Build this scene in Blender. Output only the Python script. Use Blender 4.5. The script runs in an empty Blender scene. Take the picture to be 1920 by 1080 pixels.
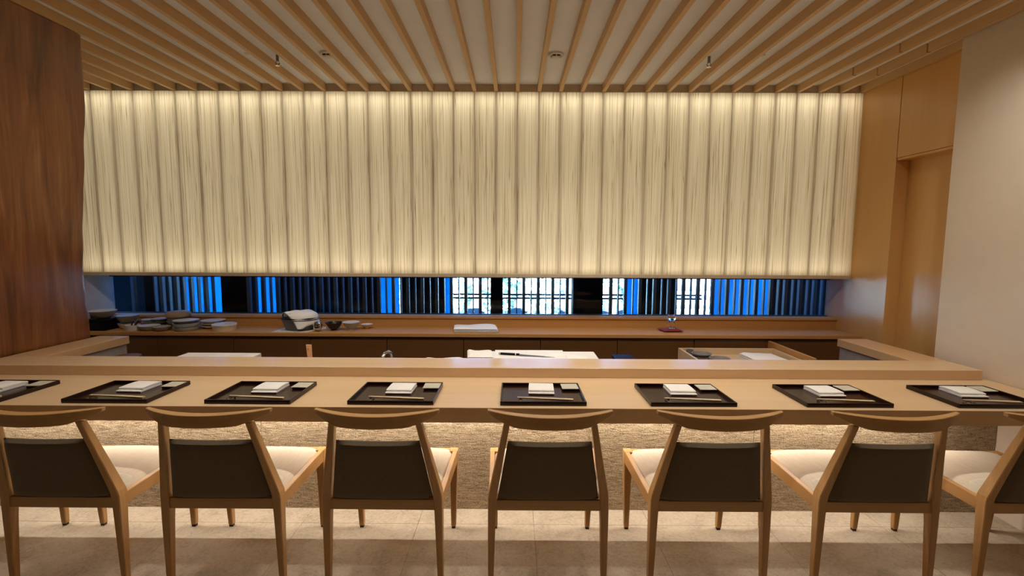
import bpy, bmesh, math, random
from mathutils import Vector, Matrix
random.seed(7)
S = bpy.context.scene
COL = S.collection

# ------------------------------------------------------------------ camera, sky, sun, exposure
F_PX, PITCH, ROLL, YAW, CAM_H = 885.0, math.radians(5.4), math.radians(0.27), math.radians(0.2), 1.45
cam_data = bpy.data.cameras.new('camera')
cam_data.sensor_width = 36.0
cam_data.lens = F_PX * 36.0 / 1920.0
cam_data.clip_start = 0.02
cam_data.clip_end = 200
cam = bpy.data.objects.new('camera', cam_data)
COL.objects.link(cam)
fw = Vector((-math.sin(YAW) * math.cos(PITCH), math.cos(YAW) * math.cos(PITCH), -math.sin(PITCH)))
rt0 = Vector((math.cos(YAW), math.sin(YAW), 0))
up0 = rt0.cross(fw)
rt = math.cos(ROLL) * rt0 + math.sin(ROLL) * up0
up = -math.sin(ROLL) * rt0 + math.cos(ROLL) * up0
cam.matrix_world = Matrix(((rt.x, up.x, -fw.x, 0), (rt.y, up.y, -fw.y, 0), (rt.z, up.z, -fw.z, CAM_H), (0, 0, 0, 1)))
S.camera = cam

world = bpy.data.worlds.new('sky')
S.world = world
world.use_nodes = True
wbg = world.node_tree.nodes['Background']
wbg.inputs[0].default_value = (0.08, 0.34, 1.0, 1)
wbg.inputs[1].default_value = 4.2

def add_light(name, kind, loc, energy, color, direction=None, **kw):
    d = bpy.data.lights.new(name, kind)
    d.energy = energy
    d.color = color
    for k, v in kw.items():
        setattr(d, k, v)
    o = bpy.data.objects.new(name, d)
    COL.objects.link(o)
    o.location = loc
    if direction is not None:
        o.rotation_euler = Vector(direction).to_track_quat('-Z', 'Y').to_euler()
    return o

add_light('sun', 'SUN', (0, 0, 20), 300.0, (0.50, 0.74, 1.0), (0.12, 0.64, -0.76), angle=0.009)

S.view_settings.view_transform = 'Standard'
S.view_settings.look = 'None'
S.view_settings.gamma = 1.0
S.view_settings.use_curve_mapping = False
S.view_settings.exposure = 0.0
S.cycles.max_bounces = 9
S.cycles.diffuse_bounces = 5
S.cycles.glossy_bounces = 4
S.cycles.transmission_bounces = 8
S.cycles.sample_clamp_indirect = 0.0
S.cycles.caustics_reflective = False
S.cycles.caustics_refractive = False

WARM = (1.0, 0.915, 0.80)
portal = add_light('window_portal', 'AREA', (-0.39, 4.12, 0.995), 0, (1, 1, 1), (0, -1, 0), shape='RECTANGLE', size=6.2, size_y=0.31)
portal.data.cycles.is_portal = True
# LED sheet and edge strips inside the light box behind the screen
LB_X, LB_W = -0.39, 6.16
add_light('light_box_sheet', 'AREA', (LB_X, 3.955, 1.92), 11.8, (1.0, 0.90, 0.63), (0, -1, 0), shape='RECTANGLE', size=LB_W, size_y=1.38)
add_light('light_box_strip_top', 'AREA', (LB_X, 3.89, 2.60), 4.6, (1.0, 0.87, 0.62), (0, -0.35, -1), shape='RECTANGLE', size=LB_W, size_y=0.03)
add_light('light_box_strip_bottom', 'AREA', (LB_X, 3.89, 1.225), 3.0, (1.0, 0.87, 0.62), (0, -0.35, 1), shape='RECTANGLE', size=LB_W, size_y=0.03)
# LED strip under the dining counter
add_light('counter_strip', 'AREA', (-0.36, 2.386, 0.643), 23, (1.0, 0.90, 0.77), (0, 0.0, -1), shape='RECTANGLE', size=5.14, size_y=0.007)

# ------------------------------------------------------------------ helpers
def lin(h):
    h = h.lstrip('#')
    r = []
    for i in (0, 2, 4):
        c = int(h[i:i + 2], 16) / 255
        r.append(c / 12.92 if c <= 0.04045 else ((c + 0.055) / 1.055) ** 2.4)
    return (r[0], r[1], r[2], 1.0)

class NT:
    def __init__(s, name):
        s.m = bpy.data.materials.new(name)
        s.m.use_nodes = True
        s.t = s.m.node_tree
        s.t.nodes.clear()
        s.out = s.t.nodes.new('ShaderNodeOutputMaterial')
    def n(s, kind, **kw):
        nd = s.t.nodes.new(kind)
        for k, v in kw.items():
            if k in nd.inputs:
                nd.inputs[k].default_value = v
            else:
                setattr(nd, k, v)
        return nd
    def l(s, a, b):
        s.t.links.new(a, b)
    def coords(s, scale, rot=(0, 0, 0), loc=(0, 0, 0)):
        tc = s.n('ShaderNodeTexCoord')
        mp = s.n('ShaderNodeMapping')
        mp.inputs['Scale'].default_value = scale
        mp.inputs['Rotation'].default_value = rot
        mp.inputs['Location'].default_value = loc
        s.l(tc.outputs['Object'], mp.inputs['Vector'])
        return mp.outputs['Vector']
    def noise(s, vec, scale=1.0, detail=3.0, rough=0.5, dist=0.0):
        nd = s.n('ShaderNodeTexNoise')
        nd.inputs['Scale'].default_value = scale
        nd.inputs['Detail'].default_value = detail
        nd.inputs['Roughness'].default_value = rough
        nd.inputs['Distortion'].default_value = dist
        s.l(vec, nd.inputs['Vector'])
        return nd.outputs['Fac']
    def ramp(s, fac, stops):
        r = s.n('ShaderNodeValToRGB')
        e = r.color_ramp.elements
        while len(e) < len(stops):
            e.new(0.5)
        for i, (p, c) in enumerate(stops):
            e[i].position = p
            e[i].color = lin(c) if isinstance(c, str) else c
        s.l(fac, r.inputs[0])
        return r.outputs['Color']
    def bump(s, h, strength=0.2, dist=0.01):
        b = s.n('ShaderNodeBump')
        b.inputs['Strength'].default_value = strength
        b.inputs['Distance'].default_value = dist
        s.l(h, b.inputs['Height'])
        return b.outputs['Normal']
    def bsdf(s, color=None, rough=0.5, normal=None, **kw):
        b = s.n('ShaderNodeBsdfPrincipled')
        b.inputs['Roughness'].default_value = rough
        for k, v in kw.items():
            b.inputs[k.replace('_', ' ')].default_value = v
        if color is not None:
            if isinstance(color, str):
                b.inputs['Base Color'].default_value = lin(color)
            else:
                s.l(color, b.inputs['Base Color'])
        if normal is not None:
            s.l(normal, b.inputs['Normal'])
        s.l(b.outputs[0], s.out.inputs[0])
        return b

def wood(name, light, dark, axis='X', freq=1.0, rough=0.45, contrast=0.5, coat=0.0):
    t = NT(name)
    a, b = 1.2 * freq, 34.0 * freq
    sc = {'X': (a, b, b), 'Y': (b, a, b), 'Z': (b, b, a)}[axis]
    v = t.coords(sc)
    f = t.noise(v, 1.0, 4.0, 0.55, 0.6)
    lo, hi = 0.5 - contrast / 2, 0.5 + contrast / 2
    c = t.ramp(f, [(max(0, lo), dark), (min(1, hi), light)])
    t.bsdf(c, rough, t.bump(f, 0.04, 0.002), Coat_Weight=coat, Coat_Roughness=0.15)
    return t.m

def plain(name, color, rough=0.5, metal=0.0, grain=0.0, scale=60, var=0.12, **kw):
    t = NT(name)
    v = t.coords((1, 1, 1))
    f = t.noise(v, scale, 3.0)
    c = lin(color)
    k = 1.0 - var
    col = t.ramp(f, [(0.3, (c[0] * k, c[1] * k, c[2] * k, 1)), (0.7, c)])
    t.bsdf(col, rough, t.bump(f, grain, 0.003) if grain else None, Metallic=metal, **kw)
    return t.m

def fabric(name, color, color2, scale=400, rough=0.9):
    t = NT(name)
    v = t.coords((1, 1, 1))
    f = t.noise(v, scale, 2.0)
    g = t.noise(t.coords((260, 14, 260)), 1.0, 2.0)
    mx = t.n('ShaderNodeMath', operation='ADD')
    t.l(f, mx.inputs[0]); t.l(g, mx.inputs[1])
    h = t.n('ShaderNodeMath', operation='MULTIPLY')
    t.l(mx.outputs[0], h.inputs[0]); h.inputs[1].default_value = 0.5
    c = t.ramp(h.outputs[0], [(0.35, color2), (0.65, color)])
    t.bsdf(c, rough, t.bump(h.outputs[0], 0.15, 0.002), Sheen_Weight=0.2)
    return t.m

M = {}
M['counter'] = wood('pale_hinoki_wood', '#E2C49C', '#D6B388', 'X', 0.55, 0.38, 0.7)
M['ledge'] = wood('pale_hinoki_ledge_wood', '#E2C49C', '#D8B48A', 'X', 0.55, 0.24, 0.7)
M['arm'] = wood('pale_hinoki_arm_wood', '#DDB88C', '#CFA578', 'Y', 0.55, 0.3, 0.7)
M['chair'] = wood('oak_chair_wood', '#C89C64', '#AE824C', 'Z', 1.4, 0.42, 0.6)
M['chair_side'] = wood('oak_chair_side_wood', '#C89C64', '#AA7C48', 'Y', 1.2, 0.42, 0.6)
M['chair_cross'] = wood('oak_chair_cross_wood', '#C89C64', '#AE824C', 'X', 1.2, 0.42, 0.6)
M['slat'] = wood('ceiling_slat_wood', '#D4B080', '#C6A06E', 'Y', 0.6, 0.5, 0.7)
M['wall_wood'] = wood('golden_wall_wood', '#DDB070', '#D4A664', 'Z', 0.5, 0.27, 0.8)
M['shelf'] = wood('back_shelf_wood', '#BE8A4C', '#B27E42', 'X', 0.5, 0.7, 0.8)
M['cabinet'] = wood('cabinet_wood', '#6C4824', '#613E1E', 'X', 0.5, 0.4, 0.8)
M['drawer'] = wood('drawer_inner_wood', '#D8BE9C', '#CDB18C', 'X', 0.6, 0.5, 0.8)
M['ceiling'] = plain('ceiling_board', '#ECF1FC', 0.85, scale=8, var=0.03)
M['plaster'] = plain('warm_plaster', '#DED0BE', 0.9, scale=14, grain=0.03, var=0.03)
M['white_paint'] = plain('white_paint', '#E2E0DE', 0.8, scale=10, var=0.03)
M['header'] = plain('header_paint', '#D2C0A4', 0.8, scale=10)
M['dark'] = plain('dark_gap', '#1A120B', 0.9)
M['rubber'] = plain('dark_rubber', '#3A2416', 0.7)
M['olive'] = fabric('olive_back_fabric', '#6C5E48', '#5A4C38', 500)
M['cream'] = fabric('cream_seat_fabric', '#CFC3B2', '#BDAF9B', 420)
M['cream2'] = fabric('grey_cream_fabric', '#C9C3B2', '#B8B2A0', 420)
M['linen'] = fabric('white_linen', '#FAF7F3', '#F0ECE6', 700)
M['linen_shade'] = fabric('beige_linen', '#D8CEC0', '#C8BDAE', 500)
M['lacquer'] = plain('dark_lacquer', '#260D08', 0.2, scale=5, Specular_IOR_Level=0.35)
M['black_lacquer'] = plain('black_lacquer', '#0B0808', 0.5, scale=5, Specular_IOR_Level=0.15)
M['red_lacquer'] = plain('oxblood_lacquer', '#4A1212', 0.35, scale=5)
M['coaster'] = plain('grey_paper_coaster', '#CCC6B4', 0.8, scale=40)
M['chop'] = wood('chopstick_wood', '#EAD6B4', '#DCC49C', 'X', 2.0, 0.5)
M['chrome'] = plain('chrome', '#D8DCE0', 0.08, 1.0, scale=3)
M['steel'] = plain('brushed_steel', '#8A8886', 0.38, 0.85, scale=3)
M['pot'] = plain('grey_pot_metal', '#6E6A68', 0.45, 0.4, scale=6)
M['dark_metal'] = plain('dark_metal', '#2C2A2C', 0.4, 0.6)
M['stone'] = plain('grey_stone', '#A8A09A', 0.6, scale=22)
M['white_board'] = plain('white_cutting_board', '#F2EDE6', 0.5, scale=9)
M['paper'] = plain('white_paper', '#F6F3EC', 0.7, scale=9)
M['strap'] = plain('tan_leather', '#F2B080', 0.6, scale=40)
M['red_cloth'] = fabric('crimson_cushion_cloth', '#8E1620', '#6E0E16', 500)
M['w_ceramic'] = plain('white_ceramic', '#E8E0D4', 0.3, scale=30)
M['g_ceramic'] = plain('grey_ceramic', '#B0AA9C', 0.45, scale=40)
M['o_ceramic'] = plain('olive_grey_ceramic', '#8C8472', 0.5, scale=40)
M['b_ceramic'] = plain('brown_ceramic', '#A08468', 0.6, scale=50)
M['bl_ceramic'] = plain('blue_white_ceramic', '#B8BCC0', 0.35, scale=25)
M['cream_ceramic'] = plain('cream_ceramic', '#D8C4A0', 0.4, scale=30)
M['k_ceramic'] = plain('black_ceramic', '#1C1614', 0.25, scale=30)
M['dk_ceramic'] = plain('charcoal_ceramic', '#7A746C', 0.5, scale=30)
M['tub'] = wood('brown_tub_wood', '#7A4C24', '#5E3818', 'X', 1.0, 0.5)
M['lou'] = plain('dark_louver_paint', '#5A5E64', 0.55, scale=12, Specular_IOR_Level=0.3)
M['col'] = plain('black_column_paint', '#040404', 0.8, scale=6, Specular_IOR_Level=0.1)
M['frame'] = plain('dark_bronze_frame', '#2A2622', 0.4, 0.5)
M['grey_wall'] = plain('blue_grey_cladding', '#A8C0DC', 0.8, scale=3)
M['dark_wall'] = plain('charcoal_cladding', '#08090B', 0.8, scale=3, Specular_IOR_Level=0.1)
def mat_frost():
    t = NT('frosted_blue_glass')
    v = t.noise(t.coords((6, 6, 1.5)), 1.0, 2.0)
    c = t.ramp(v, [(0.3, (0.03, 0.24, 0.42, 1)), (0.7, (0.04, 0.30, 0.52, 1))])
    tr = t.n('ShaderNodeBsdfTranslucent'); t.l(c, tr.inputs[0])
    t.l(tr.outputs[0], t.out.inputs[0])
    return t.m
M['frosted'] = mat_frost()
M['pave'] = plain('grey_paving', '#4A4A4A', 0.9, scale=4)
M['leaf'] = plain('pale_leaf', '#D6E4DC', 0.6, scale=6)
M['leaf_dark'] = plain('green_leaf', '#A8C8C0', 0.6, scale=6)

def mat_led():
    t = NT('lamp_glow')
    e = t.n('ShaderNodeEmission')
    e.inputs[0].default_value = (1.0, 0.86, 0.66, 1)
    e.inputs[1].default_value = 6.0
    t.l(e.outputs[0], t.out.inputs[0])
    return t.m
M['glow'] = mat_led()

def mat_glass(name, tint=(1, 1, 1, 1), fac=0.06, rough=0.0):
    t = NT(name)
    tr = t.n('ShaderNodeBsdfTransparent'); tr.inputs[0].default_value = tint
    gl = t.n('ShaderNodeBsdfGlossy'); gl.inputs['Roughness'].default_value = rough
    mx = t.n('ShaderNodeMixShader'); mx.inputs[0].default_value = fac
    t.l(tr.outputs[0], mx.inputs[1]); t.l(gl.outputs[0], mx.inputs[2])
    t.l(mx.outputs[0], t.out.inputs[0])
    return t.m
M['pane'] = mat_glass('window_glass', (0.95, 0.98, 1.0, 1), 0.012)
def mat_crystal():
    t = NT('clear_crystal')
    t.bsdf('#FFFFFF', 0.02, None, Transmission_Weight=1.0, IOR=1.45)
    return t.m
M['crystal'] = mat_crystal()

def mat_screen():
    t = NT('washi_screen')
    f = t.noise(t.coords((130, 130, 1.0)), 1.0, 2.0, 0.6, 0.5)
    g = t.noise(t.coords((300, 300, 2.0), loc=(3, 1, 2)), 1.0, 2.0, 0.5, 0.4)
    mx = t.n('ShaderNodeMix', data_type='FLOAT')
    mx.inputs['Factor'].default_value = 0.35
    t.l(f, mx.inputs['A']); t.l(g, mx.inputs['B'])
    base = t.ramp(mx.outputs['Result'], [(0.32, (0.70, 0.63, 0.50, 1)), (0.52, (0.88, 0.82, 0.71, 1)), (0.64, (0.94, 0.90, 0.81, 1))])
    h = t.noise(t.coords((84, 84, 0.6), loc=(7, 2, 5)), 1.0, 1.0, 0.5, 0.55)
    ln = t.ramp(h, [(0.47, (1, 1, 1, 1)), (0.49, (0.60, 0.53, 0.42, 1)), (0.50, (0.38, 0.32, 0.23, 1)), (0.51, (0.60, 0.53, 0.42, 1)), (0.53, (1, 1, 1, 1))])
    mu = t.n('ShaderNodeMix', data_type='RGBA', blend_type='MULTIPLY')
    mu.inputs['Factor'].default_value = 0.8
    t.l(base, mu.inputs['A']); t.l(ln, mu.inputs['B'])
    c = mu.outputs['Result']
    d = t.n('ShaderNodeBsdfDiffuse'); tr = t.n('ShaderNodeBsdfTranslucent')
    t.l(c, d.inputs[0]); t.l(c, tr.inputs[0])
    m = t.n('ShaderNodeMixShader'); m.inputs[0].default_value = 0.80
    t.l(d.outputs[0], m.inputs[1]); t.l(tr.outputs[0], m.inputs[2])
    t.l(m.outputs[0], t.out.inputs[0])
    return t.m
M['screen'] = mat_screen()

def mat_straw():
    t = NT('straw_plaster_panel')
    a = t.noise(t.coords((17, 17, 120)), 1.0, 4.0, 0.65, 1.2)
    b = t.noise(t.coords((150, 150, 150)), 1.0, 3.0, 0.6, 0.0)
    mx = t.n('ShaderNodeMix', data_type='FLOAT'); mx.inputs['Factor'].default_value = 0.45
    t.l(a, mx.inputs['A']); t.l(b, mx.inputs['B'])
    c = t.ramp(mx.outputs['Result'], [(0.36, '#6E5A42'), (0.5, '#B8A486'), (0.62, '#DCCBB0')])
    t.bsdf(c, 0.95, t.bump(mx.outputs['Result'], 1.0, 0.016))
    return t.m
M['straw'] = mat_straw()

def mat_tile():
    t = NT('beige_stone_tile')
    a = t.noise(t.coords((9, 9, 9)), 1.0, 6.0, 0.65, 0.4)
    b = t.noise(t.coords((62, 62, 62)), 1.0, 5.0, 0.75)
    mx = t.n('ShaderNodeMix', data_type='FLOAT'); mx.inputs['Factor'].default_value = 0.55
    t.l(a, mx.inputs['A']); t.l(b, mx.inputs['B'])
    c = t.ramp(mx.outputs['Result'], [(0.34, '#A09280'), (0.5, '#C4B5A0'), (0.70, '#D8CBB8')])
    t.bsdf(c, 0.7, t.bump(b, 0.12, 0.002))
    return t.m
M['tile'] = mat_tile()
M['grout'] = plain('dark_grout', '#AC9C86', 0.9)

def mat_slab():
    t = NT('live_edge_slab_wood')
    base = t.coords((1, 1, 1), rot=(-0.245, 0, 0))
    def stretch(sc):
        mp = t.n('ShaderNodeMapping'); mp.inputs['Scale'].default_value = sc
        t.l(base, mp.inputs['Vector']); return mp.outputs['Vector']
    a = t.noise(stretch((1.0, 5.2, 0.5)), 1.3, 5.0, 0.6, 1.4)
    b = t.noise(stretch((1, 42, 1.4)), 1.0, 3.0, 0.6, 0.8)
    mx = t.n('ShaderNodeMix', data_type='FLOAT'); mx.inputs['Factor'].default_value = 0.3
    t.l(a, mx.inputs['A']); t.l(b, mx.inputs['B'])
    c = t.ramp(mx.outputs['Result'], [(0.34, '#5C361A'), (0.46, '#7E4E28'), (0.56, '#966034'), (0.68, '#AE7E50')])
    t.bsdf(c, 0.4, t.bump(mx.outputs['Result'], 0.1, 0.004))
    return t.m
M['slab'] = mat_slab()

class B:
    """collects world- or local-space geometry for one mesh object"""
    def __init__(s):
        s.v, s.f = [], []
    def add(s, vs, fs):
        o = len(s.v)
        s.v += [tuple(p) for p in vs]
        s.f += [tuple(i + o for i in q) for q in fs]
        return s
    def box(s, x0, x1, y0, y1, z0, z1):
        return s.add([(x0, y0, z0), (x1, y0, z0), (x1, y1, z0), (x0, y1, z0), (x0, y0, z1), (x1, y0, z1), (x1, y1, z1), (x0, y1, z1)],
                     [(3, 2, 1, 0), (4, 5, 6, 7), (0, 1, 5, 4), (1, 2, 6, 5), (2, 3, 7, 6), (3, 0, 4, 7)])
    def loft(s, secs, cap=True, close=True):
        n = len(secs[0]); vs = [p for q in secs for p in q]; fs = []
        for i in range(len(secs) - 1):
            for j in range(n if close else n - 1):
                k = (j + 1) % n
                fs.append((i * n + j, i * n + k, (i + 1) * n + k, (i + 1) * n + j))
        if cap:
            fs.append(tuple(reversed(range(n))))
            fs.append(tuple((len(secs) - 1) * n + j for j in range(n)))
        return s.add(vs, fs)
    def lathe(s, prof, c=(0, 0, 0), n=28, sx=1.0, sy=1.0):
        secs = []
        for r, z in prof:
            secs.append([(c[0] + sx * r * math.cos(2 * math.pi * k / n), c[1] + sy * r * math.sin(2 * math.pi * k / n), c[2] + z) for k in range(n)])
        return s.loft(secs, cap=True)
    def tube(s, pts, r, n=8):
        secs = []
        for i, p in enumerate(pts):
            p = Vector(p)
            a = Vector(pts[max(0, i - 1)]); b = Vector(pts[min(len(pts) - 1, i + 1)])
            d = (b - a).normalized()
            u = d.cross(Vector((0, 0, 1)))
            if u.length < 1e-3:
                u = d.cross(Vector((0, 1, 0)))
            u.normalize(); w = d.cross(u)
            rr = r[i] if isinstance(r, (list, tuple)) else r
            secs.append([tuple(p + rr * (math.cos(2 * math.pi * k / n) * u + math.sin(2 * math.pi * k / n) * w)) for k in range(n)])
        return s.loft(secs)
    def grid(s, fn, nu, nv):
        vs = [fn(i / nu, j / nv) for j in range(nv + 1) for i in range(nu + 1)]
        fs = [(j * (nu + 1) + i, j * (nu + 1) + i + 1, (j + 1) * (nu + 1) + i + 1, (j + 1) * (nu + 1) + i) for j in range(nv) for i in range(nu)]
        return s.add(vs, fs)

def build(name, b, mat, parent=None, loc=None, bevel=0.0, smooth=False, seg=1):
    """b in world space for top-level objects (origin moved to loc) and for children (parent location subtracted)"""
    org = Vector((0, 0, 0))
    if parent is not None:
        org = parent_loc(parent)
    elif loc is not None:
        org = Vector(loc)
    me = bpy.data.meshes.new(name)
    me.from_pydata([tuple(Vector(p) - org) for p in b.v], [], b.f)
    me.validate()
    bm = bmesh.new(); bm.from_mesh(me)
    bmesh.ops.recalc_face_normals(bm, faces=bm.faces)
    if bevel:
        ed = [e for e in bm.edges if len(e.link_faces) == 2 and e.calc_face_angle(0) > 0.5]
        bmesh.ops.bevel(bm, geom=ed, offset=bevel, segments=seg, affect='EDGES', profile=0.6, clamp_overlap=True)
    bm.to_mesh(me); bm.free()
    me.materials.append(mat if not isinstance(mat, str) else M[mat])
    if smooth:
        for p in me.polygons:
            p.use_smooth = True
        me.set_sharp_from_angle(angle=math.radians(40))
    o = bpy.data.objects.new(name, me)
    COL.objects.link(o)
    if parent is not None:
        o.parent = parent
    elif loc is not None:
        o.location = loc
    return o

def parent_loc(p):
    v = Vector((0, 0, 0))
    while p is not None:
        v += Vector(p.location); p = p.parent
    return v

def tag(o, label=None, cat=None, group=None, kind=None):
    if label: o['label'] = label
    if cat: o['category'] = cat
    if group: o['group'] = group
    if kind: o['kind'] = kind
    return o

def thing(name, label, cat, loc, group=None):
    o = bpy.data.objects.new(name, None)
    o.empty_display_size = 0.1
    COL.objects.link(o)
    o.location = loc
    return tag(o, label, cat, group)

def struct(name, b, mat, label, cat, loc=None, bevel=0.0, parent=None):
    o = build(name, b, mat, parent, loc, bevel)
    if parent is None:
        tag(o, label, cat, None, 'structure')
    return o

def copy_tree(o, parent=None):
    c = o.copy(); COL.objects.link(c)
    if parent is not None:
        c.parent = parent
    for ch in list(o.children):
        copy_tree(ch, c)
    return c

ORD = ['leftmost', 'second', 'third', 'fourth', 'fifth', 'sixth', 'seventh', 'rightmost']

# ------------------------------------------------------------------ key dimensions
XW, XL, XP = 2.72, -3.50, 2.60        # wood wall, left wall, plaster wall
Y_SCR, Z_SCR0, Z_SCR1 = 3.81, 1.204, 2.627
Z_CEIL = 2.684
PITCH_S, X0S = 0.1677, 0.024          # slat / screen pitch
Z_SHELF = 0.744
Z_TOP, Z_LEDGE = 0.72, 0.774

# ------------------------------------------------------------------ the room shell
floor = struct('floor', B().box(-3.7, 2.9, -5.1, 4.2, -0.12, -0.006), 'grout', 'beige stone tiled floor under the chairs and counter', 'floor')
tile_cache = {}
xe = [-0.49 + 0.6 * k for k in range(-6, 7)]
ye = [2.321 + 0.9 * k for k in range(-8, 1)] + [2.62]
for j in range(len(ye) - 1):
    for i in range(len(xe) - 1):
        off = 0.0
        x0, x1 = max(xe[i] + off, -3.49), min(xe[i + 1] + off, 2.60)
        if x1 - x0 < 0.05: continue
        g = 0.0008
        build('floor_tile', B().box(x0 + g, x1 - g, ye[j] + g, ye[j + 1] - g, -0.006, 0.0), 'tile', floor)

ceiling = struct('ceiling', B().box(-3.7, 2.95, -5.1, 4.12, Z_CEIL, Z_CEIL + 0.1), 'ceiling', 'beige ceiling board above the row of wooden slats', 'ceiling')
for i in range(-21, 17):
    x = X0S + PITCH_S * i
    if i == 16: x -= 0.008
    hw = 0.014
    cuts = [-5.0, 3.805]
    if i in (14, 15): cuts = [-5.0, 3.018, 3.030, 3.418, 3.430, 3.805]
    for k in range(0, len(cuts), 2):
        build('ceiling_slat', B().box(x - hw, x + hw, cuts[k], cuts[k + 1], Z_SCR1 + 0.0005, Z_CEIL), 'slat', ceiling)
struct('trim_1', B().box(XL, XW, 3.812, 3.84, Z_SCR1, Z_CEIL), 'header', 'narrow brown header board between ceiling slats and glowing screen', 'trim')

wr = struct('wall_right', B().box(XP, XP + 0.35, -5.0, 2.873, 0, Z_CEIL), 'plaster', 'beige plaster side wall at the right end of the counter', 'wall')
ww = B()
struct('wall_right_wood', B().box(XW, XW + 0.06, 3.443, 4.1, 0, Z_CEIL), 'wall_wood', 'golden wood wall panel right of the glowing screen', 'wall')
struct('wall_right_wood_upper', B().box(XW, XW + 0.06, 2.874, 3.437, 2.068, Z_CEIL), 'wall_wood', 'golden wood panel above the recessed door', 'wall')
struct('wall_right_reveal', B().box(XW + 0.06, XW + 0.16, 3.443, 3.47, 0, 2.4), 'wall_wood', 'dark wooden jamb of the recessed door', 'wall')
struct('wall_right_core', B().box(XW + 0.16, XW + 0.23, 2.874, 4.1, 0, Z_CEIL), 'dark', 'closed wall behind the recessed wooden door', 'wall')
dr = struct('door_1', B().box(XW + 0.095, XW + 0.135, 2.876, 3.441, 0.0, 2.10), 'wall_wood', 'flush golden wood door in the right wall', 'door')
struct('trim_2', B().box(XW + 0.005, XW + 0.10, 2.876, 3.436, 2.050, 2.066), 'wall_wood', 'slim wooden lintel over the recessed door', 'trim')

struct('wall_left', B().box(XL - 0.15, XL, -5.0, 4.1, 0, Z_CEIL), 'white_paint', 'white painted side wall behind the wooden slab', 'wall')
struct('wall_front', B().box(XL - 0.15, XP + 0.35, -5.10, -5.0, 0, Z_CEIL), 'tub', 'unseen dark wood wall at the back of the dining room', 'wall')  # unseen wall, made dark and set far back to cut bounce light
wb = struct('wall_back', B().box(XL, XW, 3.945, 4.06, 0, 0.815), 'shelf', 'low wooden backsplash wall under the window slit', 'wall')
struct('wall_back_upper', B().box(XL, XW, 3.985, 4.1, 1.176, Z_CEIL), 'white_paint', 'wall above the window slit behind the glowing screen', 'wall')
struct('trim_3', B().box(XL, XW, 3.935, 4.08, 0.815, 0.833), 'shelf', 'thin wooden sill along the window slit', 'trim', bevel=0.002)
struct('shade_block', B().box(-9, 9, -9, 4.1, 2.95, 8.6), 'dark_wall', 'unseen added block above the ceiling, shading the yard outside', 'building')  # unseen mass added to keep the near yard out of the sun

# ------------------------------------------------------------------ live-edge slab on the left
def slab():
    # leans inwards: foot outside the ledge arm, head under the ceiling slats
    ys_edge = [(0.0, 3.45), (0.4, 3.38), (0.773, 3.295), (0.983, 3.220), (1.136, 3.168), (1.283, 3.125), (1.493, 3.078), (1.794, 3.022), (2.078, 2.966), (2.26, 2.931), (2.346, 2.906), (2.429, 2.880), (2.537, 2.850), (2.625, 2.826)]
    nz = 66
    def edge(z):
        for (a, ya), (b, yb) in zip(ys_edge, ys_edge[1:]):
            if a <= z <= b:
                return ya + (yb - ya) * (z - a) / (b - a) + 0.004 * math.sin(z * 19) * math.sin(z * 5 + 1)
        return ys_edge[-1][1]
    secs = []
    for k in range(nz + 1):
        z = 2.622 * k / nz
        e = edge(z); xf = -2.988 + 0.27523 * (z - 0.774)
        w = 0.004 * math.sin(z * 6.1) + 0.003 * math.sin(z * 13 + 2)
        secs.append([(xf, 1.55, z), (xf - abs(w), 2.3, z), (xf - abs(w) * 0.5, e - 0.03, z), (xf - 0.010, e - 0.006, z), (xf - 0.045, e, z), (xf - 0.085, e - 0.012, z), (xf - 0.1, e - 0.05, z), (xf - 0.1, 1.55, z)])
    return B().loft(secs)
tag(build('wood_slab', slab(), 'slab', loc=(-3.1, 2.4, 0), smooth=True), 'huge dark brown live-edge wooden slab leaning inwards at the left end of the counter', 'wood slab')

# ------------------------------------------------------------------ glowing screen (light box)
scr = thing('light_screen', 'tall backlit cream screen of vertical washi panels along the back wall', 'screen', (LB_X, Y_SCR, Z_SCR0))
xs = [X0S + PITCH_S * i for i in range(-21, 17)]
xs[-1] = XW - 0.004
XSL = XL + 0.002
panel_xs = [XSL] + [x for x in xs if x > XL + 0.03]
for a, b in zip(panel_xs, panel_xs[1:]):
    build('washi_panel', B().add([(a + 0.0006, Y_SCR, Z_SCR0), (b - 0.0006, Y_SCR, Z_SCR0), (b - 0.0006, Y_SCR, Z_SCR1 - 0.001), (a + 0.0006, Y_SCR, Z_SCR1 - 0.001)], [(0, 1, 2, 3)]), 'screen', scr)
for x in panel_xs:
    xa, xb = max(x - 0.009, XSL), min(x + 0.009, XW)
    build('batten', B().box(xa, xb, Y_SCR + 0.012, Y_SCR + 0.022, Z_SCR0, Z_SCR1 - 0.001), 'header', scr)
build('bottom_rail', B().box(XSL, XW - 0.002, Y_SCR - 0.012, 3.98, 1.176, Z_SCR0), 'header', scr, bevel=0.002)
build('backing_board', B().box(XSL, XW - 0.002, 3.962, 3.98, Z_SCR0, Z_SCR1), 'white_paint', scr)

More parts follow.
